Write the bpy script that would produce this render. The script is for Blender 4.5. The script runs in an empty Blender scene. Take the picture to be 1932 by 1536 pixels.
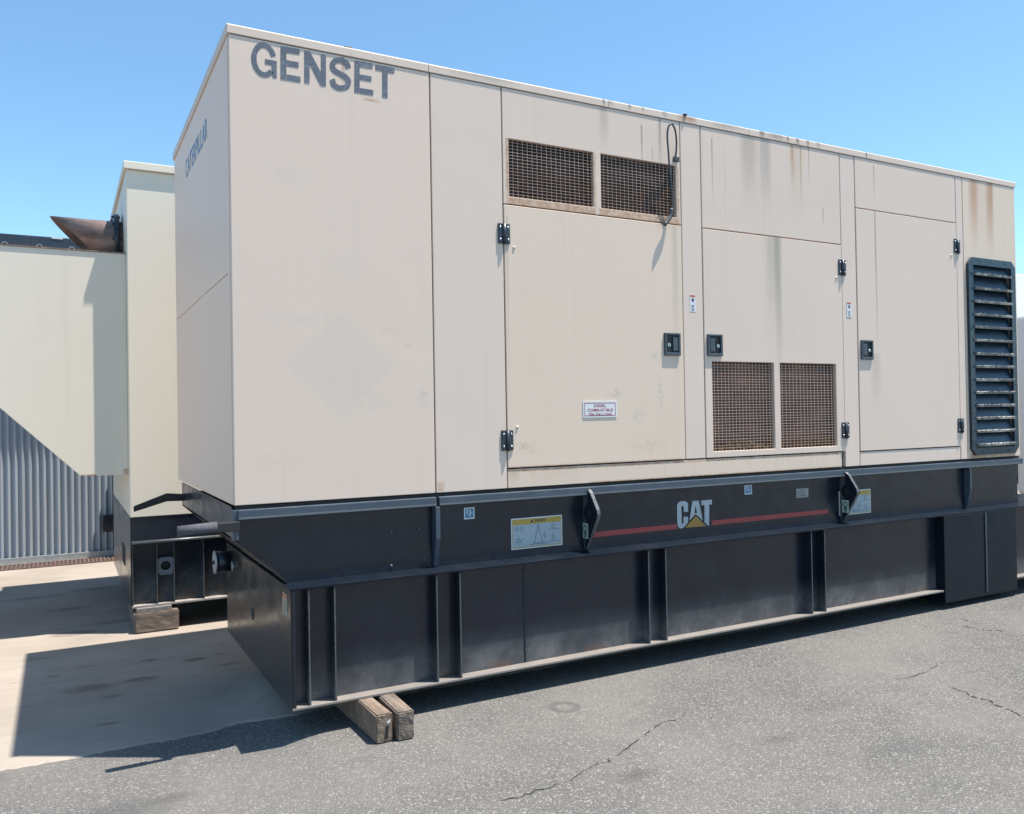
import bpy, bmesh, math, random
from mathutils import Vector, Matrix
random.seed(7)
S = bpy.context.scene
C = S.collection
# ------------------------------------------------------------------ camera, sky, sun, exposure
CAM = Vector((-0.70306, -4.04328, 1.5)); YAW, PITCH, ROLL, FPX = 0.49693, 0.010405, 0.016639, 1565.57
def _axes():
    cy, sy, cp, sp = math.cos(YAW), math.sin(YAW), math.cos(PITCH), math.sin(PITCH)
    f = Vector((sy*cp, cy*cp, sp)); r = Vector((cy, -sy, 0)); d = f.cross(r)
    c, s = math.cos(ROLL), math.sin(ROLL)
    return c*r + s*d, -s*r + c*d, f
AX_R, AX_D, AX_F = _axes()
cd = bpy.data.cameras.new('camera'); cam = bpy.data.objects.new('camera', cd); C.objects.link(cam)
cd.sensor_fit = 'HORIZONTAL'; cd.sensor_width = 36; cd.lens = 36*FPX/1932; cd.clip_start = .05; cd.clip_end = 2000
cam.matrix_world = Matrix(((AX_R.x, -AX_D.x, -AX_F.x, CAM.x), (AX_R.y, -AX_D.y, -AX_F.y, CAM.y), (AX_R.z, -AX_D.z, -AX_F.z, CAM.z), (0, 0, 0, 1)))
S.camera = cam
L_DIR = Vector((-.269, .168, -1)).normalized()
SUN_EL = math.asin(-L_DIR.z); SUN_AZ = math.atan2(-L_DIR.x, -L_DIR.y)
w = bpy.data.worlds.new('World'); S.world = w; w.use_nodes = True
wt = w.node_tree; wt.nodes.clear()
wo = wt.nodes.new('ShaderNodeOutputWorld'); wb = wt.nodes.new('ShaderNodeBackground'); sk = wt.nodes.new('ShaderNodeTexSky')
sk.sky_type = 'NISHITA'; sk.sun_disc = False; sk.sun_elevation = SUN_EL; sk.sun_rotation = SUN_AZ
sk.air_density = 1.0; sk.dust_density = .35; sk.ozone_density = 2.6; sk.altitude = 50
wb.inputs[1].default_value = .118
tn = wt.nodes.new('ShaderNodeMix'); tn.data_type = 'RGBA'; tn.blend_type = 'MULTIPLY'; tn.inputs['Factor'].default_value = 1; tn.inputs['B'].default_value = (.80, .985, .985, 1)
wt.links.new(sk.outputs[0], tn.inputs['A']); wt.links.new(tn.outputs['Result'], wb.inputs[0]); wt.links.new(wb.outputs[0], wo.inputs[0])
ld = bpy.data.lights.new('sun', 'SUN'); ld.energy = 4.6; ld.angle = math.radians(.53); ld.color = (1, .94, .85)
sun = bpy.data.objects.new('sun', ld); C.objects.link(sun); sun.location = (3, -3, 12)
sun.rotation_euler = L_DIR.to_track_quat('-Z', 'Y').to_euler()
S.view_settings.view_transform = 'Standard'; S.view_settings.look = 'None'
S.view_settings.exposure = .95; S.view_settings.gamma = 1
S.render.engine = 'CYCLES'

# ------------------------------------------------------------------ pixel -> point on a known plane
def U(px, py, axis, val):
    d = AX_R*((px-966)/FPX) + AX_D*((py-768)/FPX) + AX_F
    return CAM + d*((val-CAM[axis])/d[axis])
def sst(t):
    t = min(max(t, 0), 1); return t*t*(3-2*t)
def ground(x, y):
    s = sst((.4 + .9*sst((y-.3)/2.4) - x)/.5)
    return -.075*s - .018*min(max(y, 0), 8)*s
def UG(px, py):
    z = 0
    for _ in range(30):
        p = U(px, py, 2, z); z = ground(p.x, p.y)
    return p

# ------------------------------------------------------------------ mesh helpers
class MB:
    def __init__(s): s.bm = bmesh.new(); s.mi = 0
    def _tag(s, faces):
        for f in faces: f.material_index = s.mi
        return s
    def mat(s, i): s.mi = i; return s
    def box(s, x0, x1, y0, y1, z0, z1, bev=0):
        t = bmesh.new(); bmesh.ops.create_cube(t, size=1)
        for v in t.verts: v.co = Vector(((x0+x1)/2+v.co.x*(x1-x0), (y0+y1)/2+v.co.y*(y1-y0), (z0+z1)/2+v.co.z*(z1-z0)))
        if bev: bmesh.ops.bevel(t, geom=t.edges[:], offset=bev, segments=2, affect='EDGES', profile=.5)
        return s.merge(t)
    def merge(s, t, M=None):
        if M is not None: t.transform(M)
        t.verts.ensure_lookup_table(); t.verts.index_update()
        nv = [s.bm.verts.new(v.co) for v in t.verts]; fs = []
        for f in t.faces:
            try: n = s.bm.faces.new([nv[v.index] for v in f.verts])
            except ValueError: continue
            n.smooth = f.smooth; fs.append(n)
        t.free(); return s._tag(fs)
    def prism(s, poly, ax, a, b, bev=0):
        """poly in the two axes left over from ax (ascending order), extruded from a to b"""
        t = bmesh.new()
        def P(u, v, k):
            return {0: (k, u, v), 1: (u, k, v), 2: (u, v, k)}[ax]
        A = [t.verts.new(P(u, v, a)) for u, v in poly]; B = [t.verts.new(P(u, v, b)) for u, v in poly]
        n = len(poly); t.faces.new(A); t.faces.new(B[::-1])
        for i in range(n): t.faces.new((A[i], B[i], B[(i+1) % n], A[(i+1) % n]))
        bmesh.ops.recalc_face_normals(t, faces=t.faces[:])
        if bev: bmesh.ops.bevel(t, geom=t.edges[:], offset=bev, segments=2, affect='EDGES', profile=.5)
        return s.merge(t)
    def ngon(s, pts):
        t = bmesh.new(); t.faces.new([t.verts.new(p) for p in pts]); t.normal_update(); bmesh.ops.triangulate(t, faces=t.faces[:]); return s.merge(t)
    def cyl(s, p, q, r0, r1=None, n=16, cap=True, smooth=True):
        p, q = Vector(p), Vector(q); r1 = r0 if r1 is None else r1
        t = bmesh.new(); bmesh.ops.create_cone(t, cap_ends=cap, segments=n, radius1=r0, radius2=r1, depth=(q-p).length)
        for f in t.faces: f.smooth = smooth and len(f.verts) == 4
        M = Matrix.Translation((p+q)/2) @ (q-p).to_track_quat('Z', 'Y').to_matrix().to_4x4()
        return s.merge(t, M)
    def ball(s, p, r, sc=(1, 1, 1), n=10):
        t = bmesh.new(); bmesh.ops.create_uvsphere(t, u_segments=n, v_segments=max(4, n//2), radius=r)
        for f in t.faces: f.smooth = True
        return s.merge(t, Matrix.Translation(p) @ Matrix.Diagonal((*sc, 1)))
    def tube(s, pts, r, n=10):
        pts = [Vector(p) for p in pts]; t = bmesh.new(); rings = []
        rr = r if isinstance(r, (list, tuple)) else [r]*len(pts)
        up = Vector((.13, .31, .94)).normalized()
        for i, p in enumerate(pts):
            d = (pts[min(i+1, len(pts)-1)] - pts[max(i-1, 0)]).normalized()
            u = (up - d*up.dot(d)).normalized(); v = d.cross(u); up = u
            rings.append([t.verts.new(p + (u*math.cos(2*math.pi*k/n)+v*math.sin(2*math.pi*k/n))*rr[i]) for k in range(n)])
        for a, b in zip(rings, rings[1:]):
            for k in range(n): t.faces.new((a[k], a[(k+1) % n], b[(k+1) % n], b[k])).smooth = True
        t.faces.new(rings[0][::-1]); t.faces.new(rings[-1]); return s.merge(t)
    def plate(s, us, vs, holes, ax, k0, k1, bev=0):
        """a sheet on a grid us x vs with some cells cut out, thick from k0 (outer) to k1"""
        t = bmesh.new(); vd = {}
        def V(i, j, k):
            if (i, j, k) not in vd:
                u, v, q = us[i], vs[j], (k0, k1)[k]
                vd[i, j, k] = t.verts.new({0: (q, u, v), 1: (u, q, v), 2: (u, v, q)}[ax])
            return vd[i, j, k]
        nu, nv = len(us)-1, len(vs)-1
        full = lambda i, j: 0 <= i < nu and 0 <= j < nv and (i, j) not in holes
        for i in range(nu):
            for j in range(nv):
                if not full(i, j): continue
                for k in (0, 1): t.faces.new((V(i, j, k), V(i+1, j, k), V(i+1, j+1, k), V(i, j+1, k)))
                for (di, dj, a, b) in ((-1, 0, (i, j), (i, j+1)), (1, 0, (i+1, j), (i+1, j+1)), (0, -1, (i, j), (i+1, j)), (0, 1, (i, j+1), (i+1, j+1))):
                    if not full(i+di, j+dj): t.faces.new((V(*a, 0), V(*b, 0), V(*b, 1), V(*a, 1)))
        bmesh.ops.recalc_face_normals(t, faces=t.faces[:])
        if bev:
            bmesh.ops.bevel(t, geom=[e for e in t.edges if len(e.link_faces) == 2 and e.calc_face_angle(0) > 1], offset=bev, segments=2, affect='EDGES', profile=.5)
        return s.merge(t)
    def build(s, name, mats, parent=None):
        if not isinstance(mats, (list, tuple)): mats = [mats]
        me = bpy.data.meshes.new(name); off = Vector()
        p = parent
        while p: off += p.location; p = p.parent
        if parent is not None:
            for v in s.bm.verts: v.co -= off
        s.bm.normal_update(); s.bm.to_mesh(me); s.bm.free()
        for m in mats: me.materials.append(m)
        o = bpy.data.objects.new(name, me); C.objects.link(o)
        if parent is not None: o.parent = parent
        return o
def tag(o, label=None, cat=None, group=None, kind=None):
    for k, v in (('label', label), ('category', cat), ('group', group), ('kind', kind)):
        if v: o[k] = v
    return o
def thing(name, loc, label, cat, group=None):
    o = bpy.data.objects.new(name, None); C.objects.link(o); o.location = loc; o.empty_display_size = .2
    return tag(o, label, cat, group)
def text_mesh(body, thick):
    cu = bpy.data.curves.new('lettering', 'FONT'); cu.body = body; cu.offset = thick; cu.resolution_u = 4; cu.space_character = 1.12
    o = bpy.data.objects.new('lettering', cu); C.objects.link(o)
    bpy.context.view_layer.update()
    me = bpy.data.meshes.new_from_object(o.evaluated_get(bpy.context.evaluated_depsgraph_get()))
    bpy.data.objects.remove(o); bpy.data.curves.remove(cu); return me
def text_into(mb, body, org, u, v, wd, ht, thick=.02, keep=False):
    """lettering stretched to a wd x ht box on a plane: org lower left, u along, v up"""
    me = text_mesh(body, thick); xs = [q.co.x for q in me.vertices]; ys = [q.co.y for q in me.vertices]
    x0, x1, y0, y1 = min(xs), max(xs), min(ys), max(ys)
    t = bmesh.new(); t.from_mesh(me); org, u, v = Vector(org), Vector(u), Vector(v)
    for q in t.verts: q.co = org + u*((q.co.x-x0)/(x1-x0)*wd) + v*((q.co.y-y0)/(y1-y0)*ht)
    bpy.data.meshes.remove(me); return mb.merge(t)

def catmull(pts, k=8):
    P = [Vector(p) for p in pts]; P = [P[0]*2-P[1]] + P + [P[-1]*2-P[-2]]; out = []
    for i in range(1, len(P)-2):
        for j in range(k):
            t = j/k; a, b_, c, d = P[i-1:i+3]
            out.append(.5*((2*b_)+(c-a)*t+(2*a-5*b_+4*c-d)*t*t+(3*b_-a-3*c+d)*t**3))
    return out + [P[-2]]
# ------------------------------------------------------------------ materials
class NT:
    def __init__(s, name):
        s.m = bpy.data.materials.new(name); s.m.use_nodes = True; s.t = s.m.node_tree
        s.b = s.t.nodes['Principled BSDF']
        s.geo = s.t.nodes.new('ShaderNodeNewGeometry'); s.P = s.geo.outputs['Position']; s._x = None
    def n(s, typ, **kw):
        q = s.t.nodes.new(typ)
        for k, v in kw.items(): setattr(q, k, v)
        return q
    def put(s, sock, v):
        if hasattr(v, 'is_output'): s.t.links.new(v, sock)
        elif isinstance(v, (tuple, list)) and len(v) == 3 and sock.type == 'RGBA': sock.default_value = (*v, 1)
        else: sock.default_value = v
    def math(s, op, a, b=0, c=0, clamp=False):
        q = s.n('ShaderNodeMath', operation=op, use_clamp=clamp)
        for i, v in enumerate((a, b, c)): s.put(q.inputs[i], v)
        return q.outputs[0]
    def mul(s, a, b): return s.math('MULTIPLY', a, b)
    def add(s, a, b): return s.math('ADD', a, b)
    def ramp(s, v, a, b, lo=0., hi=1.):
        q = s.n('ShaderNodeMapRange', interpolation_type='SMOOTHSTEP'); s.put(q.inputs[0], v)
        for i, k in enumerate((a, b, lo, hi)): q.inputs[i+1].default_value = k
        return q.outputs[0]
    def xyz(s):
        if not s._x:
            q = s.n('ShaderNodeSeparateXYZ'); s.t.links.new(s.P, q.inputs[0]); s._x = q.outputs
        return s._x
    def scaled(s, sc):
        q = s.n('ShaderNodeVectorMath', operation='MULTIPLY'); s.t.links.new(s.P, q.inputs[0]); q.inputs[1].default_value = sc
        return q.outputs[0]
    def noise(s, scale, detail=4, rough=.55, vec=None, dist=0):
        q = s.n('ShaderNodeTexNoise'); s.t.links.new(vec or s.P, q.inputs['Vector'])
        q.inputs['Scale'].default_value = scale; q.inputs['Detail'].default_value = detail; q.inputs['Roughness'].default_value = rough; q.inputs['Distortion'].default_value = dist
        return q.outputs['Fac']
    def voro(s, scale, vec=None, feature='F1'):
        q = s.n('ShaderNodeTexVoronoi', feature=feature); s.t.links.new(vec or s.P, q.inputs['Vector']); q.inputs['Scale'].default_value = scale
        return q.outputs
    def mix(s, f, a, b):
        q = s.n('ShaderNodeMix', data_type='RGBA'); s.put(q.inputs['Factor'], f); s.put(q.inputs['A'], a); s.put(q.inputs['B'], b)
        return q.outputs['Result']
    def cr(s, v, stops):
        q = s.n('ShaderNodeValToRGB'); s.put(q.inputs[0], v); e = q.color_ramp.elements
        while len(e) < len(stops): e.new(.5)
        for k, (p, c) in zip(e, stops): k.position = p; k.color = (*c, 1)
        return q.outputs[0]
    def bump(s, h, strength, dist=.01):
        q = s.n('ShaderNodeBump'); q.inputs['Strength'].default_value = strength; q.inputs['Distance'].default_value = dist
        s.put(q.inputs['Height'], h); s.t.links.new(q.outputs[0], s.b.inputs['Normal']); return s
    def gauss(s, cx, cz, wx, wz, ax=(0, 2), soft=1.):
        X = s.xyz()
        a = s.math('DIVIDE', s.math('SUBTRACT', X[ax[0]], cx), wx); b = s.math('DIVIDE', s.math('SUBTRACT', X[ax[1]], cz), wz)
        r = s.math('SQRT', s.add(s.mul(a, a), s.mul(b, b))); return s.ramp(r, 1+soft*.5, max(1-soft, 0))
    def done(s, col, rough=.5, metal=0, spec=None):
        s.put(s.b.inputs['Base Color'], col); s.put(s.b.inputs['Roughness'], rough); s.put(s.b.inputs['Metallic'], metal)
        if spec is not None: s.b.inputs['Specular IOR Level'].default_value = spec
        return s.m
RUST = (.23, .085, .035)
def tan_mat(name, base=(.60, .565, .50), streaks=(), rustbox=(), dirt=.5, spots=0, ax=0, ghost=None, smudges=()):
    base = (base[0]*1.005, base[1]*.962, base[2]*.99)
    n = NT(name); X = n.xyz()
    big = n.noise(1.3, 3, .6); str_ = n.noise(1, 4, .6, n.scaled((14, 14, .55))); fine = n.noise(60, 3)
    col = n.mix(n.mul(n.ramp(big, .35, .75), .22*dirt), base, tuple(c*k for c, k in zip(base, (.86, .85, .80))))
    col = n.mix(n.mul(n.ramp(str_, .52, .85), .42*dirt), col, (base[0]*.68, base[1]*.67, base[2]*.63))
    sm = n.noise(9, 4, .65, n.scaled((1.2, 1.2, .8)))
    col = n.mix(n.mul(n.ramp(sm, .66, .80), .30*dirt), col, (base[0]*.66, base[1]*.66, base[2]*.64))
    wob = n.noise(1, 3, .6, n.scaled((30, 30, 3)))
    for (xc, wd, zt, zb, k, c) in streaks:
        d = n.math('ABSOLUTE', n.math('SUBTRACT', n.add(X[ax], n.mul(n.math('SUBTRACT', wob, .5), wd*.9)), xc))
        m = n.mul(n.ramp(d, wd, wd*.15), n.mul(n.ramp(X[2], zb, zt), n.ramp(X[2], zt+.02, zt)))
        col = n.mix(n.mul(n.mul(m, k), n.ramp(str_, .2, .6, .5, 1)), col, c)
    rn = n.noise(28, 5, .7)
    for (x0, x1, z0, z1, e, k) in rustbox:
        m = n.mul(n.mul(n.ramp(X[ax], x0-e, x0+e*.2), n.ramp(X[ax], x1+e, x1-e*.2)), n.mul(n.ramp(X[2], z0-e, z0+e*.2), n.ramp(X[2], z1+e, z1-e*.2)))
        mm = n.ramp(n.add(n.mul(m, .55), n.mul(rn, .75)), .70, 1.05)
        col = n.mix(n.mul(mm, k), col, n.mix(n.ramp(rn, .45, .68), (.44, .26, .16), RUST))
        col = n.mix(n.mul(n.mul(m, n.ramp(rn, .2, .7)), .6*min(k, 1)), col, (.55, .37, .25))
    if ghost:
        gx, gz, ga, gb = ghost
        d = n.add(n.math('DIVIDE', n.math('ABSOLUTE', n.math('SUBTRACT', X[0], gx)), ga), n.math('DIVIDE', n.math('ABSOLUTE', n.math('SUBTRACT', X[2], gz)), gb))
        col = n.mix(n.mul(n.ramp(d, 1.02, .98), .10), col, (.42, .39, .36))
    for (sx, sz, wx, wz, k, c) in smudges:
        m = n.mul(n.gauss(sx, sz, wx, wz, (ax, 2), 1.), n.ramp(rn, .42, .62)); col = n.mix(n.mul(m, k), col, c)
    if spots:
        v = n.voro(7, None); q = n.ramp(v['Distance'], .055, .02)
        keep = n.math('GREATER_THAN', n.noise(3.1, 2), .60)
        col = n.mix(n.mul(n.mul(q, keep), spots), col, (.28, .15, .09))
    n.bump(n.noise(1.5, 2, .45), .10, .03)
    return n.done(col, n.ramp(fine, .3, .7, .42, .52), 0, .35)
def paint_mat(name, base, rough=.3, dust=.25, dustcol=(.16, .145, .13), low=None, spec=.5, film=False):
    n = NT(name); X = n.xyz(); a = n.noise(5, 5, .65); b = n.noise(1, 4, .6, n.scaled((25, 25, 1.2))); c = n.noise(120, 4, .7)
    col = n.mix(n.mul(n.ramp(a, .45, .8), dust*.5), base, dustcol)
    col = n.mix(n.mul(n.ramp(b, .58, .85), dust), col, dustcol)
    if film: col = n.mix(n.mul(n.ramp(X[2], .40, .17), n.ramp(a, .25, .75, .35, 1)), col, (.115, .118, .124))  # pale dust film low down, brightened to strengthen the sunlit strip
    if low:
        z0, z1 = low
        m = n.mul(n.ramp(X[2], z1, z0), n.ramp(n.add(c, n.mul(n.math('SUBTRACT', a, .5), .7)), .52, .74))
        col = n.mix(n.mul(m, .5), col, (.24, .22, .20))
        sc = n.noise(1, 5, .75, n.scaled((22, 22, 70))); col = n.mix(n.mul(n.mul(n.ramp(X[2], .33, .16), n.ramp(sc, .66, .72)), .7), col, (.30, .28, .26))
        col = n.mix(n.mul(n.mul(n.ramp(X[2], .20, .145), n.ramp(n.noise(6, 4, .6), .5, .7)), .6), col, (.16, .08, .045))
    n.bump(n.noise(3.5, 3, .5), .06, .02)
    return n.done(col, n.ramp(a, .3, .75, rough*.8, min(1, rough*1.5)), 0, spec)
def flat_mat(name, col, rough=.5, metal=0, var=.15, scale=30, spec=None):
    n = NT(name); a = n.noise(scale, 4, .6)
    return n.done(n.mix(n.ramp(a, .3, .75), col, tuple(k*(1-var) for k in col)), rough, metal, spec)

STREAK = (.33, .28, .22); RS = (.40, .20, .10)
def PX(px, py): q = U(px, py, 1, 0); return q.x, q.z
GD = PX(645, 690); GW = (U(748, 690, 1, 0).x-U(545, 690, 1, 0).x)/2; GH = (U(645, 597, 1, 0).z-U(645, 800, 1, 0).z)/2
BR = (.50, .36, .27); GY = (.36, .34, .31)
T_A = tan_mat('tan_paint_plain', (.70, .587, .475), dirt=.45, spots=.5, ghost=(*GD, GW, GH),
              smudges=[(*PX(740, 625), .06, .02, .4, BR), (*PX(770, 652), .05, .016, .4, BR), (*PX(560, 600), .2, .03, .12, GY), (*PX(700, 760), .1, .05, .12, GY), (*PX(520, 870), .16, .04, .15, BR), (*PX(800, 750), .03, .05, .4, GY), (*PX(545, 330), .12, .06, .1, GY), (*PX(660, 500), .1, .08, .08, GY)],
              streaks=[(.555, .012, 3.33, 3.12, .75, (.36, .17, .09))], rustbox=[(.66, .75, 3.118, 3.128, .012, .8)])
T_B = tan_mat('tan_paint_narrow', (.68, .58, .475), dirt=.45, rustbox=[(1.04, 1.07, 1.11, 1.15, .02, .8)])
T_G = tan_mat('tan_paint_above_grille', (.685, .58, .47), dirt=.7,
              streaks=[(2.14, .05, 3.33, 3.0, .5, STREAK), (2.42, .010, 3.25, 2.9, .7, (.2, .18, .16)), (2.56, .016, 3.33, 2.95, .75, (.25, .21, .17)), (2.50, .008, 3.12, 3.0, .6, STREAK)],
              rustbox=[(1.48, 2.07, 2.67, 2.715, .02, 1.), (2.10, 2.70, 2.67, 2.715, .02, 1.), (1.478, 1.49, 2.72, 3.04, .012, .9), (2.066, 2.075, 2.72, 3.04, .012, .8), (2.69, 2.70, 2.72, 3.04, .012, .8)])
T_D1 = tan_mat('tan_paint_yellowed_door', (.70, .585, .455), dirt=.7, spots=.8, smudges=[(*PX(1160, 743), .05, .03, .6, GY), (*PX(1205, 785), .06, .04, .5, GY), (*PX(1235, 672), .06, .03, .5, GY), (*PX(1245, 745), .03, .1, .5, GY), (*PX(1000, 850), .1, .04, .4, BR), (*PX(1220, 840), .12, .06, .35, BR), (*PX(985, 840), .04, .02, .8, BR)], rustbox=[(1.46, 2.68, 1.2, 1.215, .012, 1.)],
               streaks=[(2.66, .04, 2.66, 1.3, .4, (.40, .34, .26)), (1.475, .012, 2.6, 1.25, .35, STREAK)])
T_P = tan_mat('tan_paint_pillar', (.68, .58, .478), dirt=.5, spots=.5)
T_2 = tan_mat('tan_paint_stained', (.68, .575, .467), dirt=.9,
              streaks=[(3.30, .10, 3.33, 2.7, .55, STREAK), (3.45, .07, 3.33, 2.75, .6, (.28, .26, .23)), (3.70, .03, 3.33, 2.95, .75, RS), (3.78, .012, 3.33, 2.8, .8, RS), (3.86, .012, 3.33, 3.0, .75, RS), (3.74, .12, 3.34, 2.7, .3, (.5, .38, .24)), (2.98, .008, 3.25, 2.7, .7, (.2, .18, .16)), (3.99, .008, 2.9, 2.75, .6, (.2, .18, .16))])
T_D2 = tan_mat('tan_paint_centre_door', (.68, .575, .467), dirt=.7,
               streaks=[(3.50, .11, 2.68, 1.85, .55, (.38, .34, .28)), (3.54, .045, 2.68, 1.5, .75, (.29, .26, .21))], rustbox=[(2.9, 4.1, 1.2, 1.212, .01, .9)])
T_D3 = tan_mat('tan_paint_end_door', (.68, .575, .467), dirt=.45,
               streaks=[(4.53, .011, 2.95, 1.6, .9, (.27, .21, .17)), (4.50, .08, 1.9, 1.4, .35, STREAK)])
T_3 = tan_mat('tan_paint_end_top', (.68, .575, .467), dirt=.5, streaks=[(4.53, .009, 3.28, 2.96, .8, (.27, .21, .17))])
T_E = tan_mat('tan_paint_rust_streaked', (.70, .585, .45), dirt=.5,
              streaks=[(5.72, .085, 3.33, 2.66, .95, (.47, .25, .14)), (5.93, .075, 3.33, 2.64, .95, (.44, .22, .12)), (5.82, .2, 3.33, 2.5, .4, (.55, .43, .30))], rustbox=[(5.60, 5.80, 1.10, 1.13, .02, 1.2), (5.8, 6.2, 1.10, 1.12, .02, .6)])
T_S = tan_mat('tan_paint_sill', (.67, .562, .44), dirt=.7, streaks=[(1.50, .05, 1.2, 1.09, .7, (.50, .36, .24)), (1.75, .3, 1.25, 1.05, .35, (.52, .40, .28))], rustbox=[(1.46, 4.1, 1.19, 1.2, .008, .9), (2.0, 4.3, 1.098, 1.105, .01, .9)])
T_R = tan_mat('tan_paint_roof_edge', (.66, .565, .46), dirt=1.,
              streaks=[(x, ww, 3.366, zb-.012, k, c) for x, ww, zb, k, c in [(1.35, .28, 3.33, .5, (.30, .28, .25)), (2.14, .014, 3.32, .9, (.16, .13, .11)), (2.19, .02, 3.335, .8, (.2, .17, .14)), (2.33, .02, 3.34, .8, (.2, .17, .14)), (2.43, .012, 3.34, .8, (.2, .16, .13)), (2.60, .03, 3.33, .7, (.22, .2, .18)), (2.76, .09, 3.32, .9, RS), (2.82, .05, 3.32, .8, (.42, .25, .15)), (3.1, .2, 3.33, .5, (.25, .22, .19)), (3.42, .04, 3.32, .8, (.14, .12, .10)), (3.55, .12, 3.32, .7, (.25, .2, .15)), (3.66, .02, 3.31, .9, (.2, .13, .09)), (3.75, .02, 3.31, .9, (.25, .13, .07)), (3.85, .02, 3.31, .9, (.25, .14, .08)), (3.95, .03, 3.32, .6, (.3, .22, .15)), (4.45, .012, 3.32, .9, (.12, .1, .09))]])
T_L = tan_mat('tan_paint_end_wall', (.81, .645, .51), dirt=.3, ax=1)
T_2A = tan_mat('pale_tan_paint', (.765, .72, .58), dirt=.25, spots=.4)
T_2H = tan_mat('pale_tan_hood_paint', (.765, .722, .585), dirt=.3, spots=.5, rustbox=[(-.58, -.48, 1.085, 1.1, .012, 1.2), (-.28, -.25, 1.09, 1.13, .02, 1.2)])
DARK_FILL = flat_mat('dark_interior', (.03, .028, .027), .8)
BLACK = paint_mat('black_paint', (.0095, .0135, .0245), .24, .10, dustcol=(.055, .058, .065))
BLACKT = paint_mat('black_tank_paint', (.0095, .0138, .025), .23, .10, dustcol=(.055, .058, .065), low=(.15, .30), film=True)
BLACKE = paint_mat('glossy_black_reflection_paint', (.026, .0245, .023), .2, .2, dustcol=(.11, .10, .088))  # brown reflected from the concrete is put into the base colour
DEEP = paint_mat('deep_black_paint', (.005, .009, .017), .38, .05, dustcol=(.02, .026, .034), spec=.22)
CHALK = paint_mat('weathered_blue_black_paint', (.048, .066, .092), .40, .5, dustcol=(.14, .165, .185))
WORN = paint_mat('worn_flange_edge', (.12, .14, .155), .5, .6, dustcol=(.06, .08, .10))
DUSTY = paint_mat('dusty_flange_paint', (.20, .18, .165), .6, .8, dustcol=(.30, .21, .15))
EDGE = flat_mat('worn_steel_edge', (.13, .14, .15), .42, .3, .45, 60)
MESHW = tan_mat('rusting_mesh_wire', (.55, .44, .36), dirt=.6, rustbox=[(1.4, 2.75, 2.68, 2.86, .12, 1.), (1.4, 2.75, 2.7, 3.05, .03, .4), (2.9, 4.1, 1.2, 1.30, .05, .7)])
def rust_back(name, dark):
    n = NT(name); a = n.noise(1, 5, .7, n.scaled((6, 6, 40))); b = n.noise(3, 4, .6); X = n.xyz()
    col = n.cr(n.add(n.mul(a, .6), n.mul(b, .4)), [(.34, (.022, .013, .011)), (.50, (.11, .045, .028)), (.66, (.27, .135, .08))] if not dark else [(.3, (.010, .013, .022)), (.52, (.022, .020, .026)), (.72, (.075, .042, .034))])
    return n.done(col, .85)
RUSTB = rust_back('rusted_coil', False); RUSTD = rust_back('dark_rusty_interior', True)
BPLAST = flat_mat('black_plastic', (.062, .078, .098), .38, 0, .3, 40)
BPLAST2 = flat_mat('dark_recess_plastic', (.012, .014, .017), .5)
CHROME = flat_mat('zinc_screw', (.55, .56, .57), .25, 1, .2)
HINGE = flat_mat('black_hinge_metal', (.05, .062, .078), .32, .3, .3, 50)
WHITE = flat_mat('white_sticker', (.66, .68, .70), .4, 0, .06)
LGREY = flat_mat('pale_blue_sticker', (.36, .42, .47), .35, 0, .08)
YEL = flat_mat('yellow_sticker', (.46, .31, .06), .4, 0, .1)
RED = flat_mat('red_vinyl', (.36, .045, .05), .35, 0, .12)
REDT = flat_mat('dark_red_lettering', (.36, .03, .06), .4, 0, .2, 90)
INK = flat_mat('dark_ink', (.035, .035, .045), .5)
BLUE = flat_mat('blue_sticker', (.05, .19, .36), .4, 0, .15)
ORANGE = flat_mat('orange_sticker', (.55, .13, .05), .4)
GREENW = flat_mat('pale_green_sticker', (.50, .60, .52), .4, 0, .08)
LOGOW = flat_mat('silver_white_vinyl', (.42, .46, .49), .3, 0, .1)
LOGOY = flat_mat('golden_vinyl', (.38, .21, .045), .35, 0, .1)
FOAM = flat_mat('grey_foam_grip', (.085, .085, .10), .85, 0, .3, 90)
RUBBER = flat_mat('black_rubber', (.02, .02, .022), .6, 0, .3)
CABLE = flat_mat('grey_black_cable', (.055, .06, .068), .4)
GALV = flat_mat('galvanised_steel', (.42, .44, .45), .4, .6, .25, 20)
def letter_mat(name, base, worn, k):
    n = NT(name); a = n.noise(70, 5, .75); b = n.noise(9, 4, .6); c = n.noise(1, 3, .6, n.scaled((6, 6, 240)))
    m = n.ramp(n.add(n.add(n.mul(a, .5), n.mul(b, .35)), n.mul(c, .25)), .50, .72)
    return n.done(n.mix(n.mul(m, k), base, worn), .5)
SLATE = letter_mat('faded_slate_lettering', (.085, .10, .13), (.26, .28, .31), .75)
BLUEL = letter_mat('faded_blue_lettering', (.08, .22, .40), (.18, .32, .46), .6)
def slat_mat():
    n = NT('dusty_louver_paint'); a = n.noise(26, 5, .75); X = n.xyz()
    m = n.ramp(n.add(a, n.mul(n.math('SUBTRACT', n.noise(3.3, 2), .5), 1.2)), .44, .62, .22, 1.)
    n.bump(a, .3, .01)
    return n.done(n.mix(m, (.05, .065, .08), (.46, .42, .36)), .6)
SLAT = slat_mat()
LFRAME = paint_mat('louver_frame_paint', (.013, .030, .050), .32, .3, dustcol=(.06, .10, .14))
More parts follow.
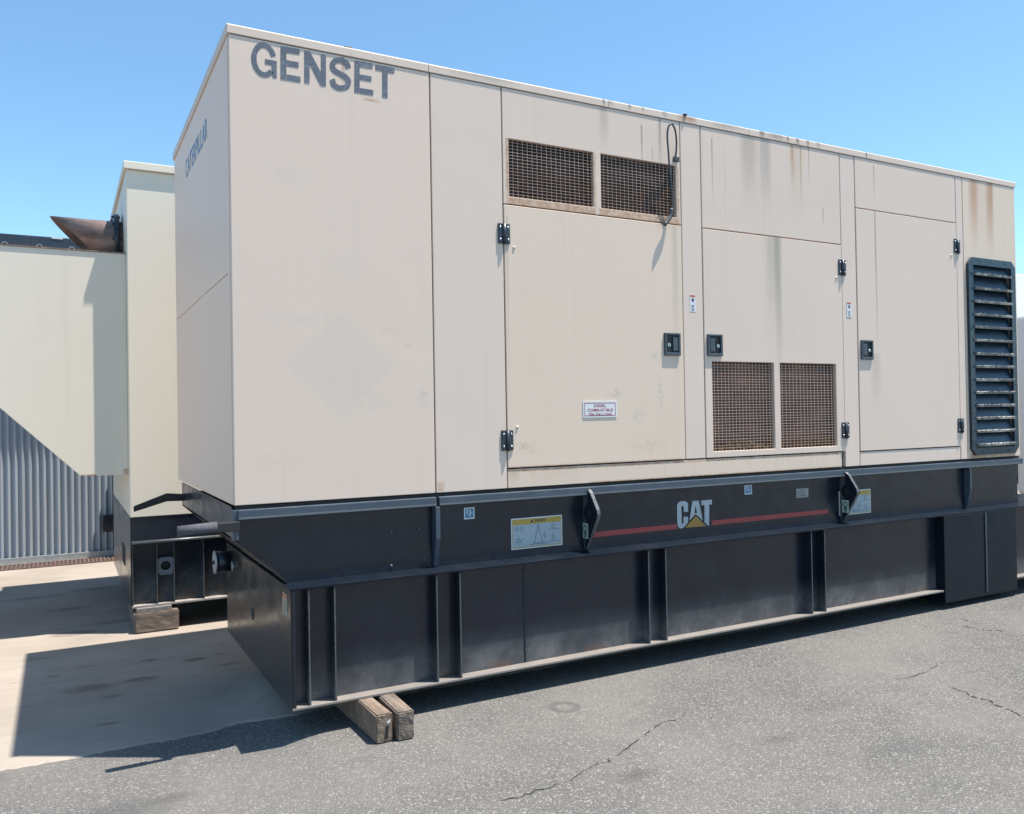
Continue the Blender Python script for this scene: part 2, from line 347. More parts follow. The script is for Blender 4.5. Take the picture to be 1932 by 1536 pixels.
def wood(name, c0, c1, seed):
    n = NT(name); N = n.n
    tc = n.t.nodes.new('ShaderNodeTexCoord'); mp = n.t.nodes.new('ShaderNodeMapping'); n.t.links.new(tc.outputs['Object'], mp.inputs[0])
    mp.inputs['Location'].default_value = (seed*.013+.02, 0, .05); mp.inputs['Scale'].default_value = (1, .12, 1)
    wv = N('ShaderNodeTexWave', wave_type='RINGS', rings_direction='Y'); n.t.links.new(mp.outputs[0], wv.inputs[0])
    wv.inputs['Scale'].default_value = 24; wv.inputs['Distortion'].default_value = 5; wv.inputs['Detail'].default_value = 4; wv.inputs['Detail Scale'].default_value = 2.2
    g = n.noise(1, 5, .7, n.scaled((160, 18, 160))); b = n.noise(11, 4)
    v = n.add(n.mul(wv.outputs['Fac'], .16), n.add(n.mul(g, .42), n.mul(b, .5)))
    n.bump(n.add(n.mul(wv.outputs['Fac'], .3), g), .22, .002)
    return n.done(n.cr(v, [(.3, c1), (.75, c0)]), .85)
WOOD1 = wood('weathered_timber', (.27, .20, .15), (.08, .057, .043), 1)
WOOD2 = wood('grey_weathered_timber', (.25, .195, .155), (.065, .052, .044), 2)
WOOD3 = wood('dark_weathered_timber', (.25, .19, .15), (.055, .045, .04), 3)

def asphalt_mat():
    n = NT('worn_asphalt'); X = n.xyz()
    v = n.voro(125); hue = n.n('ShaderNodeSeparateColor'); n.t.links.new(v['Color'], hue.inputs[0]); r = hue.outputs[0]; g2 = hue.outputs[1]
    stone = n.cr(r, [(0, (.055, .054, .053)), (.35, (.10, .098, .095)), (.7, (.165, .16, .155)), (.90, (.24, .235, .225)), (.965, (.50, .48, .45))])
    v2 = n.voro(260); h2 = n.n('ShaderNodeSeparateColor'); n.t.links.new(v2['Color'], h2.inputs[0])
    col = n.mix(.42, stone, n.cr(h2.outputs[0], [(0, (.05, .049, .048)), (.6, (.15, .146, .14)), (1, (.34, .33, .31))]))
    binder = n.ramp(v['Distance'], .25, .62); col = n.mix(n.mul(binder, .55), col, (.055, .054, .054))
    big = n.noise(.8, 4, .6); col = n.mix(n.ramp(big, .35, .72, .08, .5), col, (.205, .19, .172))
    mid = n.noise(5, 4, .6); col = n.mix(n.ramp(mid, .55, .8, 0, .35), col, (.07, .069, .068))
    wob = n.mul(n.math('SUBTRACT', n.noise(9, 4), .5), .05)
    for (px, py, wx, wy, k) in [(230, 1495, .22, .10, .5), (330, 1470, .1, .05, .4), (1470, 1395, .12, .06, .35), (1690, 1410, .2, .07, .3), (1200, 1462, .09, .05, .5), (1560, 1330, .2, .08, .25)]:
        p = U(px, py, 2, 0); col = n.mix(n.mul(n.gauss(p.x, p.y, wx, wy, (0, 1), 1.), k), col, (.055, .055, .057))
    p = U(1065, 1334, 2, 0)
    a = n.math('SUBTRACT', X[0], p.x); b = n.math('SUBTRACT', X[1], p.y)
    rr = n.add(n.math('SQRT', n.add(n.mul(a, a), n.mul(b, b))), wob)
    col = n.mix(n.mul(n.ramp(n.math('ABSOLUTE', n.math('SUBTRACT', rr, .065)), .03, .006), .38), col, (.035, .036, .042))
    n.bump(n.add(n.math('SUBTRACT', 1, v['Distance']), n.mul(mid, .4)), .75, .006)
    return n.done(col, .85, 0, .3)
def concrete_mat():
    n = NT('stained_concrete'); X = n.xyz()
    a = n.noise(1.1, 5, .62); b = n.noise(1, 5, .65, n.scaled((2.2, 9, 9))); c = n.noise(90, 4, .7)
    col = n.cr(a, [(.3, (.265, .225, .188)), (.55, (.325, .28, .238)), (.75, (.36, .315, .27))])
    col = n.mix(n.ramp(b, .48, .74, 0, .45), col, (.225, .19, .155))
    col = n.mix(n.ramp(c, .5, .8, 0, .35), col, (.205, .178, .145))
    spk = n.voro(31); sp = n.mul(n.ramp(spk['Distance'], .13, .05), n.math('GREATER_THAN', n.noise(4, 2), .58)); col = n.mix(n.mul(sp, .7), col, (.08, .072, .066))
    wob = n.noise(14, 3)
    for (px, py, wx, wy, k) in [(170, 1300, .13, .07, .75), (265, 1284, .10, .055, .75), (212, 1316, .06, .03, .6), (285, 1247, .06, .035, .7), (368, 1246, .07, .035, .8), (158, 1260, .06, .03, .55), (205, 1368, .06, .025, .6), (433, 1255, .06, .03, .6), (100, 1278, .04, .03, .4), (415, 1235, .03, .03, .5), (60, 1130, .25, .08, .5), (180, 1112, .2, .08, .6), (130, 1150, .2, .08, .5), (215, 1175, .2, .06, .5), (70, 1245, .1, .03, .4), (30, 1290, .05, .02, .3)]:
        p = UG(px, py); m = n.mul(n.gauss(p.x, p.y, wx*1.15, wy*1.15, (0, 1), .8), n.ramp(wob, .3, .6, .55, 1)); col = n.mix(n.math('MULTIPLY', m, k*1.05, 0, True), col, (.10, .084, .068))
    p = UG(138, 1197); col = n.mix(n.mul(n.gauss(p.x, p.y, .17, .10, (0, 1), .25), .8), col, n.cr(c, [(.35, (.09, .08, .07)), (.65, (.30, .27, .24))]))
    n.bump(n.add(n.mul(c, .4), n.mul(b, .6)), .25, .006)
    return n.done(col, .85, 0, .3)
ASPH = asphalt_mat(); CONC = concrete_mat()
CRACK = flat_mat('dark_crack', (.045, .043, .041), .95, 0, .6, 40)

# ------------------------------------------------------------------ the ground
def grid_obj(name, xs, ys, zf, mat):
    me = bpy.data.meshes.new(name); nx = len(xs)
    vs = [(x, y, zf(x, y)) for y in ys for x in xs]
    fs = [(j*nx+i, j*nx+i+1, (j+1)*nx+i+1, (j+1)*nx+i) for j in range(len(ys)-1) for i in range(nx-1)]
    me.from_pydata(vs, [], fs); me.update(); me.materials.append(mat)
    for f in me.polygons: f.use_smooth = True
    o = bpy.data.objects.new(name, me); C.objects.link(o); return o
def axis(lo, hi, step, far):
    a = [lo+i*step for i in range(int(round((hi-lo)/step))+1)]
    k = [3, 8, 20, 50, 120, far]
    return [lo-q for q in k[::-1]] + a + [hi+q for q in k]
def edge_y(x):
    e = .415 - .20*sst((x-.0)/.35)
    return e + .004*math.sin(x*31) + .006*math.sin(x*13+1) + .004*math.sin(x*71) + .004*math.sin(x*97+x*x*5)
asph = grid_obj('asphalt_ground', axis(-4, 12, .05, 500), axis(-5, 9, .05, 500), lambda x, y: ground(x, y) - .05*sst((y-edge_y(x)-.03)/.15), ASPH)
tag(asph, 'worn grey asphalt yard with pale aggregate and cracks', None, None, 'structure')
cx = [-9+.5*i for i in range(13)] + [-2.95+.03*i for i in range(160)] + [1.9+.6*i for i in range(22)]
me = bpy.data.meshes.new('concrete_slab'); rows = [0, .003] + [.012*(i+1) for i in range(40)] + [.5, .56, .62, .7, .8, .9, 1.]
vs = []
for t in rows:
    for x in cx:
        e = edge_y(x); y = e + (7.78-e)*t
        vs.append((x, y, ground(x, y) + (.006 if t > 0 else .0)))
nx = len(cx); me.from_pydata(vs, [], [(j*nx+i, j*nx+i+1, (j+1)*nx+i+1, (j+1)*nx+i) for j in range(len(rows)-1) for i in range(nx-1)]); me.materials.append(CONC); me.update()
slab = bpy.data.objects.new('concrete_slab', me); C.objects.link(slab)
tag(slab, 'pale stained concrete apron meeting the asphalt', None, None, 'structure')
for pts, w0 in [([(940, 1510), (985, 1503), (1030, 1487), (1065, 1478), (1110, 1450), (1145, 1437), (1165, 1424), (1210, 1395), (1225, 1380), (1250, 1366), (1275, 1358), (1300, 1345)], .0035),
                ([(1795, 1299), (1818, 1305), (1835, 1315), (1868, 1324), (1890, 1336), (1912, 1343), (1936, 1357), (1990, 1380)], .006),
                ([(1680, 1282), (1710, 1279), (1735, 1271), (1757, 1266), (1768, 1255), (1790, 1247)], .003),
                ([(1808, 1181), (1832, 1184), (1852, 1189), (1880, 1190), (1903, 1193)], .007), ([(1815, 1167), (1830, 1173), (1850, 1180)], .005)]:
    b = MB(); P = []
    for (q0, q1) in zip(pts, pts[1:]):
        for k in range(5):
            t = k/5; p = U(q0[0]+(q1[0]-q0[0])*t, q0[1]+(q1[1]-q0[1])*t, 2, 0); P.append(p + Vector((random.uniform(-.012, .012), random.uniform(-.012, .012), 0)))
    L, R_ = [], []
    for i, p in enumerate(P):
        d = (P[min(i+1, len(P)-1)]-P[max(i-1, 0)]).normalized(); s = Vector((-d.y, d.x, 0)); ww = w0*random.uniform(.25, 1.1)*min(1, .2+i*.4, .2+(len(P)-1-i)*.4)
        L.append(b.bm.verts.new(p+s*ww+Vector((0, 0, .003)))); R_.append(b.bm.verts.new(p-s*ww+Vector((0, 0, .003))))
    for i in range(len(P)-1):
        if random.random() > .22: b.bm.faces.new((L[i], R_[i], R_[i+1], L[i+1]))
    b.build('crack', CRACK, asph)

# ------------------------------------------------------------------ main generator
ZT, ZB, WD, LN = 3.3716, 1.0957, 2.1475, 6.275
XA, XB, XC, XD, XE, XF, XG, XH = 1.026, 1.455, 2.718, 2.884, 4.168, 4.322, 5.483, 5.570
ZF = 3.326; GAP = .0036; TH = .03
ZL, Z0, XT, YT, WT = .708, .135, .227, -.127, 1.717
gen = thing('generator', (3.1, 1., 0), 'large tan generator enclosure lettered GENSET on a black skid and ribbed fuel tank', 'generator', None)
MB().box(.03, LN-.03, .10, WD-.03, ZB+.02, ZF-.01).build('seam_backing', DARK_FILL, gen)  # dark box added behind the panels to put shade into the seams
def panel(name, x0, x1, z0, z1, mat, y=0., holes=None, us=None, vs=None):
    x0, x1, z0, z1 = x0+GAP, x1-GAP, z0+GAP, z1-GAP
    b = MB()
    if holes: b.plate([x0]+us+[x1], [z0]+vs+[z1], holes, 1, y, y+TH, .0025)
    else: b.box(x0, x1, y, y+TH, z0, z1, .003)
    return b.build(name, mat, gen)
# roof cap pieces with small gaps
rs = [-.006, 1.019] + [U(px, py, 1, 0).x for px, py in ((1147, 190), (1412, 243), (1633, 288))] + [LN+.012]
for i in range(len(rs)-1):
    o = MB().prism([(-.0045, ZF), (WD+.022, ZF), (WD+.022, ZT-.006), (WD-.03, ZT+.004), (.03, ZT+.004), (.002, ZT), (-.0045, ZT-.006)], 0, rs[i]+.0012, rs[i+1]-.0012, .002).build('roof_panel', T_R, gen)
    if i == 0: MB().cyl((.62, .12, ZT), (.62, .12, ZT+.035), .018).cyl((.62, .12, ZT+.035), (.62, .12, ZT+.05), .03, n=6).build('bolt', RUBBER, o)
    if i == 2: MB().cyl((2.76, -.004, ZT-.001), (2.76, -.004, ZT+.006), .014, n=8).build('bolt', RUBBER, o)
panelA = panel('side_panel', 0, XA, ZB, ZF, T_A)
panel('side_panel', XA, XB, ZB, ZF, T_B)
ZD = 2.674; ZS = 1.207
topC = panel('side_panel', XB, XC, ZD, ZF, T_G, holes={(1, 1), (3, 1)}, us=[1.495, 2.062, 2.114, 2.683], vs=[2.720, 3.044])
door1 = panel('door', XB, XC, ZS, ZD, T_D1, y=-.002)
panel('side_panel', XC, XD, ZS, ZF, T_P)
top2 = panel('side_panel', XD, XE, ZD, ZF, T_2)
door2 = panel('door', XD, XE, ZS, ZD, T_D2, y=-.002, holes={(1, 1), (3, 1)}, us=[2.946, 3.488, 3.543, 4.087], vs=[1.250, 1.825])
panel('sill_panel', XB, XE-.03, ZB, ZS, T_S, y=.002)
panel('side_panel', XE, XF, ZB, ZF, T_P, y=.001)
ZD3 = 2.954
panel('side_panel', XF, XG, ZD3, ZF, T_3)
door3 = panel('door', XF, XG, ZS-.006, ZD3, T_D3, y=-.002)
panel('sill_panel', XF, XG, ZB, ZS-.006, T_P, y=.002)
panel('side_panel', XG, XH, ZB, ZF, T_P)
endp = panel('side_panel', XH, LN, ZB, ZF, T_E, holes={(1, 1)}, us=[5.63, 6.19], vs=[1.15, 2.67])
# left end: corner post, upper and lower sheet; far walls
def endbox(name, y0, y1, z0, z1, mat, x=0.): return MB().box(x, x+TH, y0+GAP*.6, y1-GAP*.6, z0+GAP*.6, z1-GAP*.6, .003).build(name, mat, gen)
MB().box(.0, .029, .031, .075, ZB+.004, ZF-.003, .003).build('corner_post', T_L, gen)
up = endbox('end_panel', .075, WD, 2.206, ZF, T_L, .003); endbox('end_panel', .075, WD, ZB, 2.206, T_L, .003)
MB().box(.04, LN, WD-.03, WD, ZB, ZF, .003).build('rear_panel', T_P, gen)
MB().box(LN-.03, LN, .035, WD-.035, ZB, ZF, .003).build('end_panel', T_P, gen)
# grille meshes with what shows behind them
def grille(x0, x1, z0, z1, nc, nr, wv, wh, parent, back):
    b = MB()
    for i in range(1, nc):
        x = x0+(x1-x0)*i/nc; j = random.uniform(-.0012, .0012); b.box(x-wv+j, x+wv+j, .012, .0145, z0-.005, z1+.005)
    for i in range(1, nr):
        z = z0+(z1-z0)*i/nr; j = random.uniform(-.0012, .0012); b.box(x0-.005, x1+.005, .0095, .0118, z-wh+j, z+wh+j)
    o = b.build('grille_mesh', MESHW, parent); o['kind'] = 'stuff'
    MB().box(x0-.02, x1+.02, .07, .078, z0-.02, z1+.02).build('grille_backing', back, parent)
grille(1.495, 2.062, 2.720, 3.044, 18, 18, .0013, .0010, topC, RUSTD)
grille(2.114, 2.683, 2.720, 3.044, 19, 18, .0013, .0010, topC, RUSTD)
grille(2.946, 3.488, 1.250, 1.825, 18, 31, .0014, .0013, door2, RUSTB)
grille(3.543, 4.087, 1.250, 1.825, 16, 31, .0015, .0013, door2, RUSTB)
b = MB()                                                        # dry leaves caught behind the lower mesh
for i in range(260):
    x = random.uniform(2.955, 3.46); top = .055*math.exp(-((x-3.22)/.16)**2)+.012; z = 1.252+random.random()*top; y = random.uniform(.022, .05)
    M = Matrix.Translation((x, y, z)) @ Matrix.Rotation(random.uniform(0, 6.3), 4, Vector((random.random(), random.random(), random.random())).normalized())
    t = bmesh.new(); t.faces.new([t.verts.new(Vector(q)) for q in ((-.012, -.004, 0), (.012, -.004, .002), (.012, .004, 0), (-.012, .005, -.002))]); b.merge(t, M)
tag(b.build('dry_leaves', flat_mat('dry_leaf', (.42, .30, .19), .9, 0, .5, 60), door2), kind='stuff')
# hinges and latches
def hinge(x, z, parent, s=1.):
    b = MB(); h = .056*s
    for sg in (-1, 1):
        b.mat(0).box(*sorted((x+sg*.006, x+sg*.037*s)), -.010, .003, z-h, z+h, .004)
        for dz in (-.034, .034): b.mat(1).ball((x+sg*.024*s, -.011, z+dz*s), .0075, (1, .6, 1), 8)
    b.mat(0).cyl((x, -.014, z-h*.92), (x, -.014, z+h*.92), .010, n=10).cyl((x, -.014, z-h*1.1), (x, -.014, z-h*.9), .006, n=8)
    return b.build('hinge', [HINGE, CHROME], parent)
for px, py, d in ((949, 441, door1), (957, 831, door1), (1587, 505, door2), (1590, 812, door2), (1805, 465, door3), (1811, 803, door3)):
    p = U(px, py, 1, 0); x = {0: XB, 1: XE, 2: XG}[(door1, door2, door3).index(d)]; hinge(x, p.z, d)
def latch(x, z, sg, parent):
    b = MB(); wx, wz = .062, .070
    b.mat(0).plate([x-wx, x-wx+.016, x+wx-.016, x+wx], [z-wz, z-wz+.018, z+wz-.014, z+wz], {(1, 1)}, 1, -.016, .004, .004)
    b.mat(1).box(x-wx+.01, x+wx-.01, -.004, .002, z-wz+.01, z+wz-.01)
    px0, px1 = sorted((x+sg*.002, x+sg*.043)); b.mat(0).box(px0, px1, -.0135, -.003, z-.043, z+.046, .005)
    b.mat(2).cyl((x-sg*.026, -.002, z-.004), (x-sg*.026, -.011, z-.004), .011, n=12)
    b.mat(1).box(x-sg*.026-.002, x-sg*.026+.002, -.0122, -.0105, z-.011, z+.003)
    return b.build('latch', [BPLAST, BPLAST2, CHROME], parent)
latch(2.622, 1.925, 1, door1); latch(2.968, 1.928, -1, door2); latch(4.408, 1.932, -1, door3)
for px, py, d in ((970, 467, door1), (976, 806, door1), (1578, 524, door2), (1795, 482, door3)):
    p = U(px, py, 1, -.003); MB().ball((p.x, -.003, p.z), .009, (1, .7, 1), 8).build('screw', T_P, d)
# stickers on the enclosure
def decal(b, x0, x1, z0, z1, y, t=.0012): return b.box(x0, x1, y-t, y, z0, z1)
p0, p1 = U(1099, 757, 1, 0), U(1163, 787, 1, 0); x0, x1, z0, z1 = p0.x, p1.x, p1.z, p0.z; sw, sh = x1-x0, z1-z0
b = MB(); decal(b.mat(0), x0, x1, z0, z1, -.0025, .003); f = -.0057
for q in ((x0+.009, x1-.009, z1-.013, z1-.0095), (x0+.009, x1-.009, z0+.0095, z0+.013), (x0+.009, x0+.0125, z0+.013, z1-.013), (x1-.0125, x1-.009, z0+.013, z1-.013)): decal(b.mat(1), *q, -.0055, .0006)
for k, (t, wd) in enumerate((('DIESEL', .085), ('COMBUSTIBLE', .18), ('700 GALLONS', .165))):
    text_into(b.mat(2), t, ((x0+x1)/2-wd/2, f-.0004, z1-.0355-k*.0255), (1, 0, 0), (0, 0, 1), wd, .0165, .022)
b.build('fuel_sign', [WHITE, RED, REDT], door1)
for px, py in ((1307, 572), (1602, 584)):
    c = U(px, py, 1, 0); b = MB(); x0, x1, z0, z1 = c.x-.024, c.x+.024, c.z-.055, c.z+.055
    decal(b.mat(0), x0, x1, z0, z1, -.0002); decal(b.mat(1), x0+.004, x1-.004, z1-.018, z1-.004, -.0014, .0005)
    b.mat(2); cz = c.z+.016
    b.ngon([(c.x-.012, -.0019, cz+.010), (c.x+.002, -.0019, cz+.014), (c.x+.014, -.0019, cz+.004), (c.x+.004, -.0019, cz), (c.x+.008, -.0019, cz-.012), (c.x-.006, -.0019, cz-.006), (c.x-.010, -.0019, cz+.002)])
    for k in range(5): decal(b, c.x-.014+.003*(k % 2), c.x+.013-.004*(k % 3), c.z-.016-k*.008, c.z-.013-k*.008, -.0014, .0005)
    b.build('safety_sticker', [WHITE, ORANGE, INK], gen)
def GL(v):
    q = U(320+v[0]/3.4135, 30+v[1]/3.4135, 1, -.0014); return Vector((q.x, -.0014, q.z))
def ribbon(b, pts, wd):
    P = catmull([(x, y, 0) for x, y in pts], 6); L_, R2 = [], []
    for i, p in enumerate(P):
        d = (P[min(i+1, len(P)-1)]-P[max(i-1, 0)]).normalized(); n_ = Vector((-d.y, d.x, 0))*wd/2; L_.append(GL(p+n_)); R2.append(GL(p-n_))
    for i in range(len(P)-1): b.ngon([L_[i], R2[i], R2[i+1], L_[i+1]])
b = MB()
for poly in (((715, 194), (838, 216), (838, 249), (752, 235), (752, 284), (831, 299), (831, 335), (752, 321), (752, 376), (843, 392), (843, 429), (715, 408)),
             ((868, 223), (905, 230), (975, 366), (975, 246), (1007, 252), (1007, 456), (972, 449), (902, 311), (902, 437), (868, 431)),
             ((1192, 286), (1308, 308), (1308, 342), (1224, 328), (1224, 376), (1300, 390), (1300, 424), (1224, 410), (1224, 464), (1311, 478), (1311, 513), (1190, 492)),
             ((1325, 313), (1448, 337), (1448, 372), (1404, 364), (1404, 530), (1370, 524), (1370, 356), (1325, 348)),
             ((614, 277), (690, 291), (690, 402), (664, 397), (661, 372), (656, 316), (614, 309))): b.ngon([GL(v) for v in poly])
pr = None
for k in range(41):                                                   # the round of the G
    a = math.radians(20+k*(318-20)/40); q = []
    for rx, ry in ((82, 112), (48, 79)):
        x = 608+rx*math.cos(a); q.append(GL((x, 283-ry*math.sin(a)+.17*(x-608))))
    if pr: b.ngon([pr[0], pr[1], q[1], q[0]])
    pr = q
ribbon(b, [(1151, 338), (1140, 306), (1098, 285), (1060, 294), (1048, 325), (1064, 353), (1100, 374), (1138, 398), (1152, 428), (1138, 457), (1098, 465), (1060, 446), (1047, 408)], 35)
b.build('lettering', SLATE, panelA)
text_into(MB(), 'CATERPILLAR', (.0018, 1.555, 3.035), (0, -1, 0), (0, 0, 1), .885, .118, .012).build('lettering', BLUEL, up)
# louvre
lv0, lv1, lz0, lz1 = 5.598, 6.222, 1.126, 2.696; ch = .05
lou = bpy.data.objects.new('louver', None); C.objects.link(lou); lou.parent = gen; lou.location = (lv0-3.1, -1., lz0)
b = MB(); fw = .058
def ring_prism(b, out, inn, y0, y1):
    t = bmesh.new(); n = len(out)
    V = [[t.verts.new((x, y, z)) for x, z in poly] for poly, y in ((out, y0), (inn, y0), (inn, y1), (out, y1))]
    for k in range(4):
        a, c = V[k], V[(k+1) % 4]
        for i in range(n): t.faces.new((a[i], a[(i+1) % n], c[(i+1) % n], c[i]))
    bmesh.ops.recalc_face_normals(t, faces=t.faces[:]); b.merge(t)
def cham(x0, x1, z0, z1, c): return [(x0+c, z0), (x1-c, z0), (x1, z0+c), (x1, z1-c), (x1-c, z1), (x0+c, z1), (x0, z1-c), (x0, z0+c)]
ring_prism(b, cham(lv0, lv1, lz0, lz1, ch), cham(lv0+fw, lv1-fw, lz0+fw, lz1-fw, .004), -.022, -.001)
for i in range(7):
    z = lz0+.12+i*(lz1-lz0-.24)/6
    for x in (lv0+.02, lv1-.02): b.ball((x, -.022, z), .008, (1, .6, 1), 8)
for x in (lv0+.14, lv0+.31, lv0+.48):
    for z in (lz0+.022, lz1-.022): b.ball((x, -.022, z), .008, (1, .6, 1), 8)
b.build('frame', LFRAME, lou)
MB().plate([lv0+.034, lv1-.034], [lz0+.03, lz1-.03], set(), 1, .045, .05).build('louver_backing', LFRAME, lou)
for y in [515, 542, 567, 592, 615.5, 640.5, 666.5, 690.5, 716, 740, 765, 789, 814, 840]:
    z = U(1832, y, 1, -.03).z; b = MB(); x0, x1 = lv0+fw+.002, lv1-fw-.002
    t = bmesh.new(); N = 24
    prof = [(-.006, z-.013), (-.036, z-.013), (-.040, z+.003), (-.010, z+.010), (.020, z+.088), (.026, z+.086), (.002, z+.0)]
    K = len(prof)
    rings = [[t.verts.new((x0+(x1-x0)*i/N, py+(random.uniform(-.002, .001) if k in (1, 2) else 0), pz+(random.choice((0, 0, .002, .004, .007)) if k == 2 else 0))) for k, (py, pz) in enumerate(prof)] for i in range(N+1)]
    lipf = set()
    for a, c in zip(rings, rings[1:]):
        for k in range(K):
            f = t.faces.new((a[k], a[(k+1) % K], c[(k+1) % K], c[k])); f.material_index = 0 if k in (1, 2) else 1
    t.faces.new(rings[0]); t.faces.new(rings[-1][::-1]); bmesh.ops.recalc_face_normals(t, faces=t.faces[:])
    mi = [f.material_index for f in t.faces]; b.merge(t); b.bm.faces.ensure_lookup_table()
    for f, m_ in zip(b.bm.faces, mi): f.material_index = m_
    b.build('slat', [SLAT, LFRAME], lou)
# ------------------------------------------------------------------ skid
YW = .03
MB().box(.012, LN, .012, .06, 1.0805, ZB-.002).build('gap_filler', DARK_FILL, gen)  # dark filler box, paints the shade in the gap above the flange
skid = MB().prism([(.002, 1.03), (.002, .938), (.245, ZL), (LN, ZL), (LN, 1.03)], 1, YW, YW+.012).build('skid', BLACK, gen)
MB().prism([(.002, 1.03), (.002, .938), (.245, ZL), (LN, ZL), (LN, 1.03)], 1, 1.875, 1.887).build('skid_rail', BLACK, gen)
b = MB(); fx = [.014, XA-.004, XA+.010, 3.2, LN+.004]
for q0, q1 in ((fx[0], fx[1]), (fx[2], LN+.004)): MB().mat(0).box(q0, q1, -.020, .058, 1.032, 1.079, .004).mat(1).box(q0+.004, q1-.004, -.0206, -.0198, 1.0355, 1.0445).build('top_flange', [CHALK, WORN], skid)
MB().box(-.004, .004, YW+.02, 1.885, .938, ZB-.006).build('end_plate', BLACK, skid)
MB().prism([(-.004, .938), (-.004, .946), (.245, ZL+.008), (.245, ZL)], 1, .0, 1.885).build('sloping_end_plate', BLACKE, skid)
MB().box(-.006, .020, -.008, YW+.018, .936, 1.079, .003).build('corner_plate', CHALK, skid)
MB().prism([(.008, .940), (.030, .940), (.262, ZL), (.240, ZL)], 1, YW-.016, YW).build('taper_flange', BLACK, skid)
def lug(x, name='lifting_lug'):
    out = [(YW, ZL+.002), (YW-.02, ZL+.002), (-.112, .905), (-.118, .93), (-.112, .955), (-.045, 1.05), (-.022, 1.066), (-.022, 1.031), (YW, 1.031)]
    b = MB(); b.mat(1).prism(out, 0, x, x+.024, .003); b.mat(0).prism(out[1:-1], 0, x-.0012, x-.0004)
    hy, hz = -.035, .93; n = 20
    b.mat(1)
    b.mat(0)
    for xx in (x-.003, x+.029):                                        # raised ring round the eye
        for k in range(n):
            a0, a1 = 2*math.pi*k/n, 2*math.pi*(k+1)/n
            t = bmesh.new(); pts = []
            for (a, r) in ((a0, .022), (a1, .022), (a1, .046), (a0, .046)): pts.append((hy+r*math.cos(a), hz+r*math.sin(a)))
            A = [t.verts.new((xx-.004, *q)) for q in pts]; B = [t.verts.new((xx+.003, *q)) for q in pts]
            t.faces.new(A); t.faces.new(B[::-1])
            for i in range(4): t.faces.new((A[i], B[i], B[(i+1) % 4], A[(i+1) % 4]))
            bmesh.ops.recalc_face_normals(t, faces=t.faces[:]); b.merge(t)
    b.mat(2).cyl((x-.002, hy, hz), (x+.026, hy, hz), .0215, n=20)
    o = b.build(name, [BLACK, EDGE, DARK_FILL], skid)
    e = MB(); q_ = U(1101 if x < 3 else 1591, 1001 if x < 3 else 955, 0, x-.003); y0, z0 = q_.y-.018, q_.z-.044; x_ = x; x = x-.0012                                     # hook sticker on the near side
    e.mat(0).box(x-.0012, x-.0003, y0-.028, y0+.028, z0+.0, z0+.088)
    for (yy, zz, r) in ((y0, z0+.058, .016), (y0, z0+.030, .009)):
        for k in range(12):
            a = 2*math.pi*k/12; e.mat(1).box(x-.0020, x-.0013, yy+r*math.cos(a)-.0035, yy+r*math.cos(a)+.0035, zz+r*math.sin(a)-.0035, zz+r*math.sin(a)+.0035)
    e.mat(1).box(x-.0020, x-.0013, y0-.010, y0+.010, z0+.008, z0+.015)
    x = x_
    e.build('hook_sticker', [GREENW, INK], skid)
lug(1.966); lug(4.135)
MB().prism([(YW, ZL+.002), (.012, ZL+.002), (-.024, .86), (-.024, 1.028), (YW, 1.028)], 0, 1.012, 1.038, .003).build('gusset', CHALK, skid)
MB().prism([(YW, ZL+.002), (.012, ZL+.002), (-.024, .86), (-.024, 1.028), (YW, 1.028)], 0, 5.555, 5.575, .003).build('gusset', CHALK, skid)
for px, py in ((738, 1003), (790, 998), (738, 1068), (800, 1056)):
    p = U(px, py, 1, YW); MB().ball((p.x, YW-.002, p.z), .010, (1, .7, 1), 8).build('bolt', CHALK, skid)
for x0, x1 in ((2.0, 2.664), (2.946, 4.012)): MB().box(x0, x1, YW-.0016, YW-.0004, .777, .807).build('red_stripe', RED, skid)
# badge
def Z(v): 
    q = U(1260+v[0]/15.36, 920+v[1]/15.36, 1, YW-.003); return (q.x, q.y, q.z)
b = MB()
b.mat(0).ngon([Z(v) for v in ((585, 702), (585, 490), (570, 445), (535, 412), (480, 396), (420, 394), (350, 406), (300, 440), (270, 490), (264, 560), (268, 800), (274, 1010), (284, 1085), (312, 1148), (355, 1182), (410, 1184), (455, 1160), (520, 1090), (588, 1010), (588, 845), (456, 850), (456, 1010), (448, 1035), (428, 1046), (410, 1036), (402, 1010), (392, 570), (400, 540), (422, 524), (446, 535), (460, 565), (464, 705))])
b.ngon([Z(v) for v in ((712, 386), (805, 384), (805, 520), (772, 742), (805, 742), (805, 768), (625, 960))]).ngon([Z(v) for v in ((805, 384), (898, 382), (1010, 955), (805, 768), (805, 742), (845, 740), (805, 520))])
b.ngon([Z(v) for v in ((968, 376), (1275, 350), (1275, 488), (1198, 494), (1198, 1106), (1160, 1102), (1062, 1000), (1062, 506), (972, 514))])
b.mat(1).ngon([Z(v) for v in ((810, 822), (1118, 1114), (500, 1166))])
b.build('badge', [LOGOW, LOGOY], skid)
